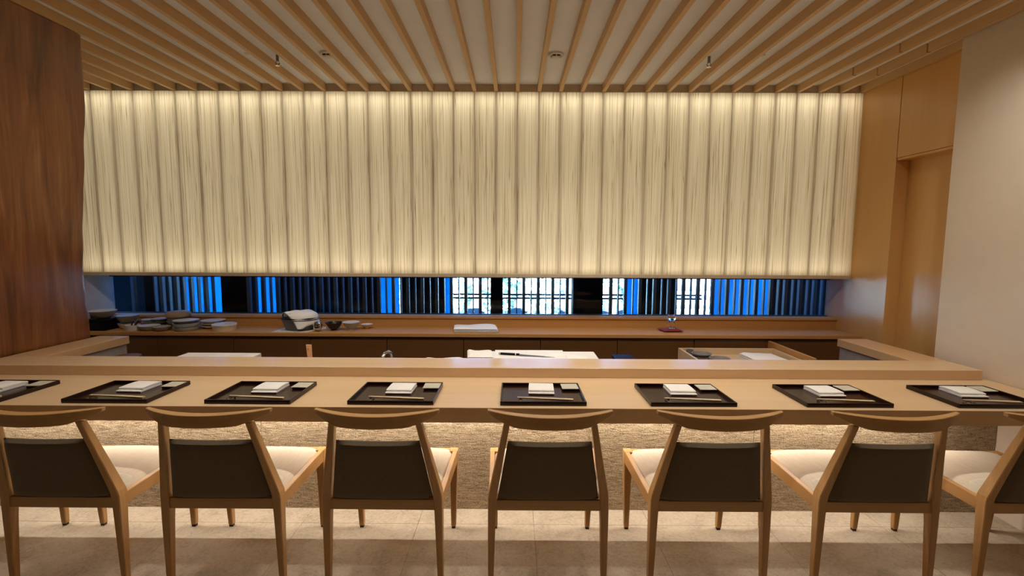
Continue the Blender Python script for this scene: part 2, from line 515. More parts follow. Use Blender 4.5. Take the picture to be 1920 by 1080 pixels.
# ------------------------------------------------------------------ window slit, louvers, outdoors
win = struct('window_1', B().box(XL, XW, 4.06, 4.10, 0.805, 0.838), 'frame', 'long low window slit between screen and backsplash', 'window')
build('window_frame', B().box(XL, XW, 4.06, 4.10, 1.150, 1.176), 'frame', win)
px_edges = [XL, -2.66, -1.6, -0.21, 0.54, 1.35, 2.05, XW]
for a, b in zip(px_edges, px_edges[1:]):
    build('window_pane', B().box(a + 0.006, b - 0.006, 4.075, 4.081, 0.838, 1.150), 'pane', win)
for a, b in ((-3.36, -3.24), (-2.66, -2.40), (-0.21, -0.10), (0.54, 0.81)):
    tag(build('window_column', B().box(a, b, 4.262, 4.40, -0.6, 2.9), 'col', loc=((a + b) / 2, 4.33, -0.6)),
        {-3.36: 'narrow black column outside the far left end of the window slit', -2.66: 'wide black column outside the window above the stacked plates',
         -0.21: 'slim black column outside the window behind the folded white cloth', 0.54: 'wide black column outside the window right of the white board'}[a], 'column')
COLS = ((-3.36, -3.24), (-2.66, -2.40), (-0.21, -0.10), (0.54, 0.81))
free = lambda x, h: all(x + h < a - .002 or x - h > b + .002 for a, b in COLS)
lou = thing('louver_screen', 'screen of thin vertical dark louvers standing outside the window slit', 'louver', (-0.4, 4.24, -0.6))
kk = 0
for k in range(-27, 25):
    xc = 0.0913 + 0.1302 * k
    if -3.5 < xc < 2.9 and free(xc, .0135):
        build('louver', B().box(xc - 0.0135, xc + 0.0135, 4.205, 4.240, -0.6, 2.9), 'lou', lou)
    xt = xc + 0.067
    if -3.5 < xt < 2.9 and free(xt, .005):
        build('louver', B().box(xt - 0.005, xt + 0.005, 4.205, 4.240, -0.6, 2.9), 'lou', lou)

struct('ground_outside', B().box(-30, 30, 4.1, 40, -0.7, -0.6), 'pave', 'grey paved ground outside behind the louvers', 'ground')
def facade(name, label, x0, x1, y, mat, windows=0, top=1.30):
    t = thing(name, label, 'screen', ((x0 + x1) / 2, y, -0.6))
    n = max(1, round((x1 - x0) / 0.45))
    for i in range(n):
        a = x0 + (x1 - x0) * i / n; b = x0 + (x1 - x0) * (i + 1) / n
        build('screen_panel', B().box(a + 0.002, b - 0.002, y, y + (0.004 if mat == 'frosted' else 0.03), -0.6, top), mat, t)
    for i in range(windows):
        x = x0 + (x1 - x0) * (i + 0.5) / windows
        build('peep_hole', B().box(x - 0.022, x + 0.022, y - 0.004, y - 0.0005, 0.80, 0.86), 'k_ceramic', t)
    return t
facade('garden_screen', 'dark timber panel outside behind the left end of the louvers', -4.364, -3.314, 4.72, 'dark_wall')
facade('garden_screen', 'frosted blue glass panel seen left of the wide column over the plates', -3.310, -2.860, 4.72, 'frosted')
facade('garden_screen', 'frosted blue glass panel behind the cloth-covered pot', -2.662, -2.373, 4.72, 'frosted')
facade('garden_screen', 'dark timber panel outside behind the black and white bowls', -2.369, -1.364, 4.72, 'dark_wall')
facade('garden_screen', 'narrow frosted blue glass panel left of the sunlit hedge', -1.360, -1.148, 4.72, 'frosted')
facade('garden_screen', 'dark timber strip just left of the sunlit hedge', -1.144, -0.697, 4.72, 'dark_wall')
facade('garden_screen', 'thin frosted blue glass panel edge bordering the sunlit hedge', -0.693, -0.629, 4.72, 'frosted')
facade('garden_screen', 'narrow frosted blue glass panel right of the sunlit hedge', 1.121, 1.259, 4.72, 'frosted')
facade('garden_screen', 'dark timber panel behind the glass cat figurine', 1.263, 1.643, 4.72, 'dark_wall')
facade('garden_screen', 'broad frosted blue glass panel behind the right part of the louvers', 2.011, 2.574, 4.72, 'frosted')
facade('garden_screen', 'dark timber panel outside behind the right end of the louvers', 2.578, 4.179, 4.72, 'dark_wall')

rl = thing('garden_railing', 'low dark railing in front of the sunlit hedge', 'railing', (0.6, 9.0, -0.6))
for z in (0.475, 0.405):
    build('rail', B().box(-1.4, 3.6, 8.98, 9.02, z - 0.016, z + 0.016), 'dark_metal', rl)
for x in (-1.3, 0.45, 2.0, 3.5):
    build('post', B().box(x - 0.02, x + 0.02, 8.98, 9.02, -0.6, 0.5), 'dark_metal', rl)

def hedge(name, label, x, y, rx, rz, seed, mat):
    rnd = random.Random(seed)
    t = thing(name, label, 'bush', (x, y, -0.6))
    b = B()
    for k in range(1500):
        u = rnd.uniform(-1, 1); th = rnd.uniform(0, 2 * math.pi); rr = rnd.uniform(0.75, 1.0)
        s = math.sqrt(1 - u * u)
        p = Vector((x + rx * rr * s * math.cos(th), y + 0.7 * rr * s * math.sin(th), -0.6 + rz * max(0.02, 0.5 + 0.5 * rr * u) * (1 + 0.1 * math.sin(7 * u + th * 3))))
        d1 = Vector((rnd.uniform(-1, 1), rnd.uniform(-1, 1), rnd.uniform(-1, 1))).normalized() * 0.10
        d2 = Vector((rnd.uniform(-1, 1), rnd.uniform(-1, 1), rnd.uniform(-1, 1))).normalized() * 0.06
        b.add([p - d1, p + d2, p + d1, p - d2], [(0, 1, 2, 3)])
    f = build('foliage', b, mat, t); f['kind'] = 'stuff'
    pr = []
    for k in range(9):
        u = k / 8
        pr.append((rx * 0.8 * math.sqrt(max(0.0, 1 - (2 * u - 1) ** 2)) + 0.01, rz * u * 0.95))
    build('core', B().lathe(pr, (x, y, -0.6), 18, 1.0, 0.6 / rx), mat, t, smooth=True)
for i, (x, rx, rz, m, lb) in enumerate(((-1.62, 0.54, 2.3, 'leaf', 'sunlit pale hedge bush at the left of the opening'), (-0.38, 0.54, 2.5, 'leaf_dark', 'sunlit green bush behind the slim black column'),
        (0.86, 0.54, 2.4, 'leaf', 'sunlit pale bush in the middle of the window view'), (2.10, 0.54, 2.5, 'leaf', 'sunlit bush behind the wide black column'), (3.34, 0.54, 2.3, 'leaf_dark', 'sunlit green bush right of the wide black column'))):
    hedge('hedge_bush', lb, x, 12.6, rx, rz, 30 + i, m)
for lb, x0, x1 in (('added unseen hedge left of the sunlit bushes, bouncing sunlight indoors', -16, -2.3), ('added unseen hedge right of the white building, bouncing sunlight indoors', 6.0, 16)):
    t = thing('bounce_hedge', lb, 'hedge', ((x0 + x1) / 2, 12.8, -0.6))  # hedges out of view, added to reflect sunlight through the window slit
    b = B(); rnd = random.Random(int(x1))
    for k in range(2500):
        p = Vector((rnd.uniform(x0, x1), 12.3 + rnd.uniform(-.05, .08), rnd.uniform(-0.55, 1.8)))
        d1 = Vector((rnd.uniform(-1, 1), rnd.uniform(-.3, .3), rnd.uniform(-1, 1))).normalized() * 0.13
        d2 = Vector((rnd.uniform(-1, 1), rnd.uniform(-.3, .3), rnd.uniform(-1, 1))).normalized() * 0.08
        b.add([p - d1, p + d2, p + d1, p - d2], [(0, 1, 2, 3)])
    f = build('foliage', b, 'leaf', t); f['kind'] = 'stuff'
    build('core', B().box(x0, x1, 12.4, 13.2, -0.6, 1.8), 'leaf_dark', t)
sb = thing('striped_building', 'white building with balcony bands seen through the louvers at right', 'building', (5.0, 13.2, -0.6))
build('wall', B().box(4.3, 5.8, 13.0, 13.6, -0.6, 0.5), 'grey_wall', sb)
for z in (-0.45, -0.2, 0.05, 0.3):
    build('balcony', B().box(4.3, 5.8, 12.8, 13.0, z, z + 0.12), 'white_paint', sb)

# ------------------------------------------------------------------ back shelf and cabinets
tag(build('back_shelf', B().box(XL + 0.003, XW - 0.003, 3.64, 3.943, 0.716, Z_SHELF), 'shelf', loc=(-0.4, 3.79, 0.716), bevel=0.002),
    'long orange-brown wooden back shelf running under the window slit', 'shelf')
seams = [-3.42 + 0.6055 * k for k in range(11)]
NTH = ['first', 'second', 'third', 'fourth', 'fifth', 'sixth', 'seventh', 'eighth', 'ninth', 'tenth']
for k in range(10):
    a, b = seams[k], seams[k + 1]
    c = thing('base_cabinet', f'brown wooden base cabinet under the back shelf, {NTH[k]} from the left', 'cabinet', ((a + b) / 2, 3.80, 0), 'base cabinets under the back shelf')
    build('body', B().box(a + 0.002, b - 0.002, 3.682, 3.942, 0.0, 0.712), 'cabinet', c)
    build('cabinet_door', B().box(a + 0.0025, b - 0.0025, 3.662, 3.680, 0.10, 0.705), 'cabinet', c, bevel=0.001)

dw = thing('pull_out_drawer', 'open pull-out drawer of pale wood in front of the cabinets at right', 'drawer', (1.63, 3.4, 0.45))
build('side_panel', B().box(1.262, 1.278, 3.10, 3.56, 0.50, 0.66), 'drawer', dw, bevel=0.001)
build('side_panel', B().box(1.978, 1.990, 3.10, 3.56, 0.50, 0.66), 'drawer', dw, bevel=0.001)
build('back_panel', B().box(1.278, 1.978, 3.545, 3.56, 0.50, 0.66), 'drawer', dw, bevel=0.001)
build('drawer_floor', B().box(1.278, 1.978, 3.10, 3.545, 0.60, 0.612), 'drawer', dw)
build('tall_side_board', B().box(1.996, 2.016, 3.085, 3.655, 0.45, 0.698), 'shelf', dw, bevel=0.001)
build('front_panel', B().box(1.262, 2.016, 3.082, 3.098, 0.45, 0.66), 'cabinet', dw, bevel=0.001)
build('runner', B().box(1.30, 1.95, 3.56, 3.66, 0.52, 0.55), 'cabinet', dw)

# ------------------------------------------------------------------ dining counter and raised ledge
dc = thing('dining_counter', 'long pale wooden dining counter with straw-textured front panels', 'counter', (-0.2, 2.4, 0))
build('counter_top', B().box(-2.98, 2.596, 2.043, 2.80, 0.650, Z_TOP), 'counter', dc, bevel=0.0025, seg=2)
pe = [0.412 + 0.885 * k for k in range(-4, 4)]
pe[0] = -2.98; pe[-1] = 2.598
pe = [p for p in pe if p <= 2.598]
if pe[-1] < 2.55: pe.append(2.598)
for a, b in zip(pe, pe[1:]):
    build('front_panel', B().box(a + 0.001, b - 0.001, 2.460, 2.490, 0.0, 0.65), 'straw', dc)
build('panel_core', B().box(-2.97, 2.59, 2.49, 2.52, 0.0, 0.65), 'dark', dc)
build('light_channel', B().box(-2.95, 2.55, 2.368, 2.373, 0.640, 0.650), 'dark_metal', dc)
build('light_channel', B().box(-2.95, 2.55, 2.399, 2.404, 0.640, 0.650), 'dark_metal', dc)

lg = thing('serving_ledge', 'raised pale wooden serving ledge wrapping three sides of the kitchen', 'counter', (-0.2, 2.63, Z_TOP))
build('front_ledge', B().box(-2.98, 2.552, 2.521, 2.737, Z_TOP + 0.0005, Z_LEDGE), 'ledge', lg, bevel=0.0015)
build('ledge_arm', B().box(2.343, 2.552, 2.7375, 3.372, Z_TOP + 0.0005, Z_LEDGE), 'arm', lg, bevel=0.0015)
build('ledge_arm', B().box(-2.98, -2.765, 2.7375, 3.338, Z_TOP + 0.0005, Z_LEDGE), 'arm', lg, bevel=0.0015)
build('stone_panel', B().box(2.358, 2.545, 2.81, 3.362, 0.0, Z_TOP), 'stone', lg)
build('stone_panel', B().box(-2.975, -2.780, 2.81, 3.328, 0.0, Z_TOP), 'stone', lg)

tag(build('prep_counter', B().box(-2.77, 2.35, 2.805, 3.075, 0.0, 0.64), 'steel', loc=(-0.2, 2.95, 0), bevel=0.002), 'brushed steel prep counter hidden behind the serving ledge', 'counter')

# ------------------------------------------------------------------ chairs
def make_chair():
    r = thing('dining_chair', '', 'chair', (0, 0, 0))
    def quad(x0, x1, y0, y1, z): return [(x0, y0, z), (x1, y0, z), (x1, y1, z), (x0, y1, z)]
    for s in (-1, 1):
        def q(xo, xi, y0, y1, z):
            a, b = sorted((s * xo, s * xi)); return quad(a, b, y0, y1, z)
        leg = B().loft([q(.2485, .2265, .004, .030, .012), q(.2485, .2175, .0, .040, .30), q(.2485, .2130, 0, .046, .40), q(.2462, .2110, -.003, .044, .425), q(.2312, .1985, -.018, .024, .50), q(.2073, .1800, -.044, -.008, .62), q(.1820, .1580, -.073, -.043, .750)])
        o = build('rear_leg', leg, 'chair', r, bevel=0.003)
        build('foot_glide', B().box(*sorted((s * .2455, s * .2295)), .008, .026, 0, .012), 'rubber', o)
        leg = B().loft([q(.2470, .2230, .434, .458, .010), q(.2600, .2200, .414, .4575, .36), q(.2610, .2200, .412, .4575, .420)])
        o = build('front_leg', leg, 'chair', r, bevel=0.003)
        build('foot_glide', B().box(*sorted((s * .2440, s * .2260)), .437, .455, 0, .010), 'rubber', o)
        rail = B().loft([[(s * .2470, .042, .354), (s * .2250, .042, .354), (s * .2250, .042, .406), (s * .2470, .042, .406)], [(s * .2590, .415, .360), (s * .2370, .415, .360), (s * .2370, .415, .420), (s * .2590, .415, .420)]])
        build('side_rail', rail, 'chair_side', r, bevel=0.002)
    build('rear_rail', B().box(-.2165, .2165, .006, .030, .351, .397), 'chair_cross', r, bevel=0.002)
    build('front_rail', B().box(-.222, .222, .430, .452, .360, .420), 'chair_cross', r, bevel=0.002)
    # top rail: crescent bent backwards
    secs = []
    n = 24
    for k in range(n + 1):
        t = -1 + 2 * k / n
        x = .2465 * t
        yc = -.036 - .068 * (1 - t * t)
        th = .0175 * (1 - .45 * abs(t) ** 3)
        zt = .794 + .003 * t * t
        zb = .744 + .002 * t * t + (.036 * max(0, (abs(t) - .55) / .45) ** 1.3)
        secs.append([(x, yc - th, zb), (x, yc + th, zb), (x, yc + th, zt), (x, yc - th, zt)])
    build('top_rail', B().loft(secs), 'chair_cross', r, bevel=0.002)
    # upholstered back pad
    b = B(); nu, nv = 16, 28
    def pad(side):
        def f(u, v):
            uu = 2 * u - 1
            w = .2095 + (.1665 - .2095) * v
            yc = .020 - .056 * v - .014 * (1 - uu * uu) * (0.4 + 0.6 * v)
            e = (1 - abs(uu) ** 10) ** .5 * (1 - abs(2 * v - 1) ** 14) ** .5
            z = .398 + (.668 - .398) * v
            return (uu * w, yc + side * .021 * e, z + side * .004 * e)
        return f
    b.grid(pad(-1), nu, nv); b.grid(pad(1), nu, nv)
    bp = build('back_pad', b, 'olive', r, smooth=True)
    # seat
    def cushion(y0, y1, z0, z1, w0, w1, crown, px=6, nx=18, ny=16):
        b = B()
        def top(u, v):
            uu, vv = 2 * u - 1, 2 * v - 1
            w = w0 + (w1 - w0) * v
            e = (max(0, 1 - abs(uu) ** px) * max(0, 1 - abs(vv) ** px)) ** .5
            c = max(0, (1 - uu * uu)) * max(0, (1 - vv * vv)) ** .5
            return (uu * w, y0 + (y1 - y0) * v, z0 + (z1 - z0) * e + crown * c)
        def bot(u, v):
            w = w0 + (w1 - w0) * v
            return ((2 * u - 1) * w, y0 + (y1 - y0) * v, z0)
        b.grid(top, nx, ny); b.grid(bot, nx, ny)
        return b
    build('seat_cushion', cushion(.055, .4575, .400, .432, .225, .2435, .013), 'cream', r, smooth=True)
    build('rear_cushion', cushion(.040, .140, .405, .452, .215, .220, .006, 4), 'cream2', r, smooth=True)
    return r
chair0 = make_chair()
cx_list = [-2.533, -1.868, -1.204, -0.538, 0.147, 0.816, 1.505, 2.186]
cl = ['pale wooden dining chair whose front leg alone shows at the far left edge',
      'pale wooden dining chair cut off by the left edge of the photo', 'pale wooden dining chair, second of the seven backs from the left',
      'pale wooden dining chair, third of the seven backs from the left', 'pale wooden dining chair in the middle, facing the centre tray',
      'pale wooden dining chair, fifth of the seven backs from the left', 'pale wooden dining chair, sixth of the seven backs from the left',
      'pale wooden dining chair cut off by the right edge of the photo']
for i, x in enumerate(cx_list):
    c = chair0 if i == 0 else copy_tree(chair0)
    c.location = (x, 1.848, 0)
    c.rotation_euler = (0, 0, random.uniform(-0.006, 0.006))
    tag(c, cl[i], 'chair', 'dining chairs along the counter')

# ------------------------------------------------------------------ place settings
def make_tray():
    r = thing('lacquer_tray', '', 'tray', (0, 0, 0))
    w, d, h, t = .195, .146, .020, .007
    build('tray_base', B().box(-w + t, w - t, -d + t, d - t, 0, .006), 'lacquer', r)
    build('tray_rim', B().box(-w, w, -d, -d + t, 0, h).box(-w, w, d - t, d, 0, h).box(-w, -w + t, -d + t, d - t, 0, h).box(w - t, w, -d + t, d - t, 0, h), 'lacquer', r, bevel=0.0015)
    return r
def make_napkin():
    # oshibori towel: a lower fold and a shorter upper fold
    r = thing('folded_napkin', '', 'napkin', (0, 0, 0))
    def fold(x0, x1, y0, y1, z0, z1, sag):
        pts = []
        nn = 9
        rad = (z1 - z0) / 2
        prof = []
        for k in range(nn):
            a = -math.pi / 2 - math.pi * k / (nn - 1)
            prof.append((y0 + rad + rad * math.cos(a), (z0 + z1) / 2 + rad * math.sin(a)))
        prof += [(y0 + (y1 - y0) * .4, z1 + sag), (y0 + (y1 - y0) * .75, z1 + sag * .6), (y1 - .002, z1 - .002), (y1, z0 + .003), (y1 - .002, z0)]
        secs = []
        for k, x in enumerate([x0, x0 + .003, (x0 + x1) / 2, x1 - .003, x1]):
            s = .80 if k in (0, 4) else 1.0
            zc = (z0 + z1) / 2
            secs.append([(x, p[0], zc + (p[1] - zc) * s) for p in prof])
        return B().loft(secs)
    build('lower_fold', fold(-.062, .062, -.067, .066, .0, .0095, .0), 'linen', r, smooth=True)
    build('upper_fold', fold(-.0605, .0605, -.052, .067, .0097, .0200, .0015), 'linen', r, smooth=True)
    return r
def make_rest():
    r = thing('chopstick_rest', '', 'chopstick rest', (0, 0, 0))
    secs = []
    for k in range(13):
        t = -1 + k / 6
        y = .022 * t
        h = .0090 + .0035 * t * t
        wx = .0075 + .0030 * t * t
        secs.append([(-wx, y, 0), (wx, y, 0), (wx * .8, y, h), (-wx * .8, y, h)])
    build('rest_body', B().loft(secs), 'crystal', r, bevel=0.001)
    return r
def make_chop():
    b = B()
    secs = []
    for k, (x, rr) in enumerate(((0, .0026), (.13, .0046), (.258, .0054))):
        secs.append([(x, rr * math.cos(math.pi / 4 + q * math.pi / 2), rr * math.sin(math.pi / 4 + q * math.pi / 2)) for q in range(4)])
    return b.loft(secs)
tray0, nap0, rest0 = make_tray(), make_napkin(), make_rest()
chop0 = build('chopstick', make_chop(), 'chop')
coast0 = build('coaster', B().box(-.041, .041, -.041, .041, .0, .004), 'coaster', bevel=0.001)
foot0 = build('coaster_stand', B().box(-.036, .036, -.036, .036, -.008, .0), 'lacquer', coast0)
def inst(src, first, loc, rz):
    o = src if first else copy_tree(src)
    o.location = loc
    o.rotation_euler = (0, 0, rz)
    return o
where = ['leftmost tray, cut by the photo edge', 'second tray from the left', 'third tray from the left', 'fourth tray from the left', 'fifth tray from the left', 'sixth tray from the left', 'seventh tray from the left', 'rightmost tray beside the plaster wall']
for i in range(8):
    x = [-2.524, -1.853, -1.203, -.555, .137, .816, 1.520, 2.203][i]
    y = 2.217; zt = Z_TOP; f = (i == 0)
    j = lambda s=.006: random.uniform(-s, s)
    o = inst(tray0, f, (x, y, zt), j(.006)); tag(o, 'glossy dark lacquer tray, ' + ['leftmost and cut by the photo edge', 'second from the left', 'third from the left', 'fourth from the left', 'fifth from the left, behind the middle chair', 'sixth from the left', 'seventh from the left', 'rightmost, beside the plaster wall'][i], 'tray', 'lacquer trays on the counter')
    zb = zt + .006
    o = inst(nap0, f, (x + .004 + j(), y + .052 + j(), zb + .0004), j(.05)); tag(o, 'white folded napkin on the ' + where[i], 'napkin', 'folded napkins on the trays')
    o = inst(coast0, f, (x + .146 + j(.004), y + .094, zb + .0085), j(.04)); tag(o, 'square grey coaster on the ' + where[i], 'coaster', 'coasters on the trays')
    xr, yr = x - .100 + j(.004), y - .094
    o = inst(rest0, f, (xr, yr, zb), j(.1)); tag(o, 'clear glass chopstick rest on the ' + where[i], 'chopstick rest', 'chopstick rests on the trays')
    for q in (0, 1):
        o = inst(chop0, f and q == 0, (xr - .014, yr + .006 + .0085 * q, zb + .0125), -0.03 + j(.004))
        o.rotation_euler = (0, math.atan2(.0075, .25), o.rotation_euler[2])
        tag(o, ('nearer', 'farther')[q] + ' of two slim pale chopsticks on the ' + where[i], 'chopstick', 'chopsticks on the ' + where[i])

# ------------------------------------------------------------------ dishes on the back shelf
def bowl(r, h, foot=.45, wall=.006, curve=.7, lip=.0):
    prof = [(r * foot, 0)]
    for k in range(1, 7):
        t = k / 6
        prof.append((r * (foot + (1 - foot) * t ** curve), h * t))
    prof.append((r - wall, h))
    for k in range(5, 0, -1):
        t = k / 6
        prof.append((max(.003, r * (foot + (1 - foot) * t ** curve) - wall), h * t + wall * .5))
    prof.append((.002, wall * 1.2))
    return prof
def dish(name, label, cat, x, y, z, r, h, mat, foot=.45, curve=.7, group='dishes on the back shelf', inner=None, sx=1, sy=1, footring=False):
    t = thing(name, label, cat, (x, y, z), group)
    build('bowl_body' if cat != 'plate' else 'plate_body', B().lathe(bowl(r, h, foot, min(.006, h * .3), curve), (x, y, z + (.008 if footring else 0)), 32, sx, sy), mat, t, smooth=True)
    if inner:
        hh = h + (.008 if footring else 0)
        z0 = .008 if footring else 0
        w = min(.006, h * .3)
        pr = [(r - .0005, z0 + h - .0015), (r - .0005, z0 + h + .0012), (r - w - .0006, z0 + h + .0012)]
        for k in range(5, 0, -1):
            tt = k / 6
            pr.append((max(.004, r * (foot + (1 - foot) * tt ** curve) - w - .0012), z0 + h * tt + w * .5 + .0012))
        pr += [(.003, z0 + w * 1.2 + .0015)]
        build('glazed_inside', B().lathe(pr, (x, y, z), 32, sx, sy), inner, t, smooth=True)
    if footring:
        build('foot_ring', B().lathe([(r * .34, 0), (r * .36, .010), (r * .30, .010), (r * .30, 0)], (x, y, z), 24, sx, sy), mat, t, smooth=True)
    return t
def plate(label, x, y, z, r, h, mat, top, cat='plate'):
    t = thing('plate', label, cat, (x, y, z), 'dishes on the back shelf')
    build('plate_body', B().lathe([(r * .6, 0), (r * .66, h * .3), (r, h * .9), (r, h), (r * .97, h), (r * .7, h * .55), (.002, h * .5)], (x, y, z), 32), mat, t, smooth=True)
    build('glazed_face', B().lathe([(r * .97, h + .0004), (r * .7, h * .56), (.003, h * .52), (.003, h * .51), (r * .7, h * .54), (r * .97, h - .001)], (x, y, z), 32), top, t, smooth=True)
    return t
zs = Z_SHELF
bb = thing('lacquer_box', 'black lacquer box at the far left end of the back shelf', 'box', (-3.31, 3.75, zs))
build('box_body', B().box(-3.395, -3.235, 3.675, 3.83, zs, zs + .075), 'black_lacquer', bb, bevel=.004)
build('box_lid', B().box(-3.398, -3.232, 3.672, 3.833, zs + .0755, zs + .09), 'black_lacquer', bb, bevel=.003)
rb_ = thing('red_box', 'oxblood lacquer box partly hidden at the left wall end of the shelf', 'box', (-3.45, 3.87, zs))
build('box_body', B().box(-3.495, -3.405, 3.842, 3.925, zs, zs + .095), 'red_lacquer', rb_, bevel=.004)
build('box_lid', B().box(-3.497, -3.403, 3.840, 3.927, zs + .0955, zs + .118), 'red_lacquer', rb_, bevel=.004)
dish('large_bowl', 'large olive-grey bowl with white inside on the black box', 'bowl', -3.305, 3.752, zs + .0905, .092, .062, 'o_ceramic', .42, .6, inner='w_ceramic')
dish('bowl', 'beige bowl under the wide grey bowl at left', 'bowl', -3.155, 3.80, zs, .064, .045, 'cream_ceramic', .6, .6)
dish('large_bowl', 'wide dark grey bowl stacked on the beige bowl', 'bowl', -3.150, 3.80, zs + .0455, .080, .062, 'o_ceramic', .4, .6, inner='bl_ceramic')
cp = dish('cup', 'small white cup holding dark spoons', 'cup', -3.035, 3.705, zs, .053, .046, 'w_ceramic', .85, .6)
for k, (dx, dy, rz) in enumerate(((-.01, .0, .3), (.006, .006, .7), (.018, -.004, .95))):
    tag(build('spoon', B().tube([(-3.045 + dx * .4, 3.705 + dy, zs + .012), (-3.035 + dx + .02 * rz, 3.705 + dy, zs + .055), (-3.025 + dx + .05 * rz, 3.705 + dy, zs + .080)], [.0035, .0045, .006]), 'red_lacquer', loc=(-3.045, 3.705, zs), smooth=True),
        ('left', 'middle', 'right')[k] + ' one of three dark lacquer spoons in the small white cup', 'spoon', 'spoons in the white cup')
def stack(labels, x, y, r, heights, mats, tops):
    z = zs
    for lb, h, m, tp in zip(labels, heights, mats, tops):
        plate(lb, x + random.uniform(-.003, .003), y, z, r, h, m, tp)
        z += h + .0004
    return z
stack(['grey plate at the bottom of the small stack behind the cup', 'grey middle plate of the small stack behind the cup', 'white plate topping the small stack behind the cup'], -3.035, 3.882, .056, [.022, .02, .02], ['g_ceramic', 'g_ceramic', 'cream_ceramic'], ['g_ceramic', 'g_ceramic', 'w_ceramic'])
stack(['dark lowest plate of the taller stack left of the brown bowls', 'dark middle plate of the taller stack left of the brown bowls', 'cream plate topping the taller stack left of the brown bowls'], -2.928, 3.862, .070, [.026, .026, .022], ['dk_ceramic', 'dk_ceramic', 'o_ceramic'], ['dk_ceramic', 'dk_ceramic', 'cream_ceramic'])
dish('shallow_bowl', 'shallow pale bowl in front of the plate stacks', 'bowl', -2.915, 3.722, zs, .074, .040, 'g_ceramic', .5, .55, inner='w_ceramic')
dish('shallow_bowl', 'small brownish shallow bowl at the shelf edge', 'bowl', -2.80, 3.702, zs, .062, .034, 'b_ceramic', .6, .6, inner='g_ceramic')
z = zs
for k, (h, lb) in enumerate(((.030, 'lowest taupe bowl of the stack beneath the brown plate'), (.028, 'middle taupe bowl of the stack beneath the brown plate'), (.028, 'upper taupe bowl of the stack beneath the brown plate'))):
    dish('bowl', lb, 'bowl', -2.776, 3.853, z, .080, h, 'g_ceramic', .75, .8); z += h + .0004
tag(build('brown_dish', B().lathe([(.05, 0), (.088, .006), (.092, .024), (.085, .040), (.072, .048), (.002, .048)], (-2.774, 3.853, z), 32), 'b_ceramic', loc=(-2.774, 3.853, z), smooth=True), 'upturned brown clay dish on top of the taupe bowls', 'dish')
dish('lidded_bowl', 'lower blue-white bowl of the stack with a rimmed plate on top', 'bowl', -2.63, 3.742, zs, .094, .030, 'bl_ceramic', .8, .7)
dish('lidded_bowl', 'upper blue-white bowl directly beneath the rimmed plate', 'bowl', -2.63, 3.742, zs + .0304, .094, .030, 'bl_ceramic', .85, .7)
plate('white rimmed plate on top of the blue-white bowls', -2.632, 3.742, zs + .0608, .092, .022, 'g_ceramic', 'w_ceramic')
stack(['lowest white plate of the stack right of the blue-white bowls', 'middle white plate of the stack right of the blue-white bowls', 'wide white plate topping the stack right of the blue-white bowls'], -2.482, 3.852, .090, [.022, .020, .022], ['w_ceramic', 'g_ceramic', 'w_ceramic'], ['w_ceramic', 'w_ceramic', 'w_ceramic'])
rb = thing('round_box', 'round pale box with a flat pinkish lid at the right of the dishes', 'box', (-2.325, 3.742, zs))
build('box_body', B().lathe([(.084, 0), (.086, .034), (.002, .034)], (-2.325, 3.742, zs), 36), 'cream_ceramic', rb, smooth=True)
build('box_lid', B().lathe([(.086, .0345), (.090, .040), (.090, .052), (.086, .054), (.080, .0525), (.002, .0525)], (-2.325, 3.742, zs), 36), 'w_ceramic', rb, smooth=True)
dish('tea_bowl', 'black tea bowl right of the covered pot', 'bowl', -1.452, 3.765, zs, .068, .056, 'k_ceramic', .35, .7, footring=True)
dish('tea_bowl', 'pale grey footed tea bowl beside the black bowl', 'bowl', -1.315, 3.775, zs, .070, .058, 'bl_ceramic', .3, .75, inner='w_ceramic', footring=True)
dish('sauce_dish', 'small cream sauce dish right of the grey tea bowl', 'dish', -1.212, 3.85, zs, .047, .028, 'cream_ceramic', .4, .7, inner='w_ceramic', footring=True)

# covered pot on a cloth mat
tag(build('cloth_mat', B().add([(-1.905, 3.655, zs + .0005), (-1.63, 3.648, zs + .0005), (-1.530, 3.80, zs + .0005), (-1.57, 3.90, zs + .0005), (-1.89, 3.89, zs + .0005), (-1.905, 3.655, zs + .004), (-1.63, 3.648, zs + .004), (-1.530, 3.80, zs + .004), (-1.57, 3.90, zs + .004), (-1.89, 3.89, zs + .004)],
    [(4, 3, 2, 1, 0), (5, 6, 7, 8, 9), (0, 1, 6, 5), (1, 2, 7, 6), (2, 3, 8, 7), (3, 4, 9, 8), (4, 0, 5, 9)]), 'linen_shade', loc=(-1.71, 3.77, zs)), 'beige cloth mat spread under the covered pot', 'mat')
pc = (-1.735, 3.795, zs + .0045)
pt = thing('cooking_pot', 'grey metal pot with a dark lid, half covered by a cloth', 'pot', pc)
build('pot_body', B().lathe([(.105, 0), (.115, .004), (.140, .075), (.148, .082), (.148, .087), (.142, .088), (.130, .07), (.10, .012), (.002, .010)], pc, 40, 1, .86), 'pot', pt, smooth=True)
build('pot_lid', B().lathe([(.142, .0885), (.144, .096), (.120, .118), (.075, .128), (.002, .130)], pc, 40, 1, .86), 'dark_metal', pt, smooth=True)
build('lid_handle', B().box(-1.83, -1.765, 3.705, 3.73, zs + .112, zs + .140), 'dk_ceramic', pt, bevel=.005)
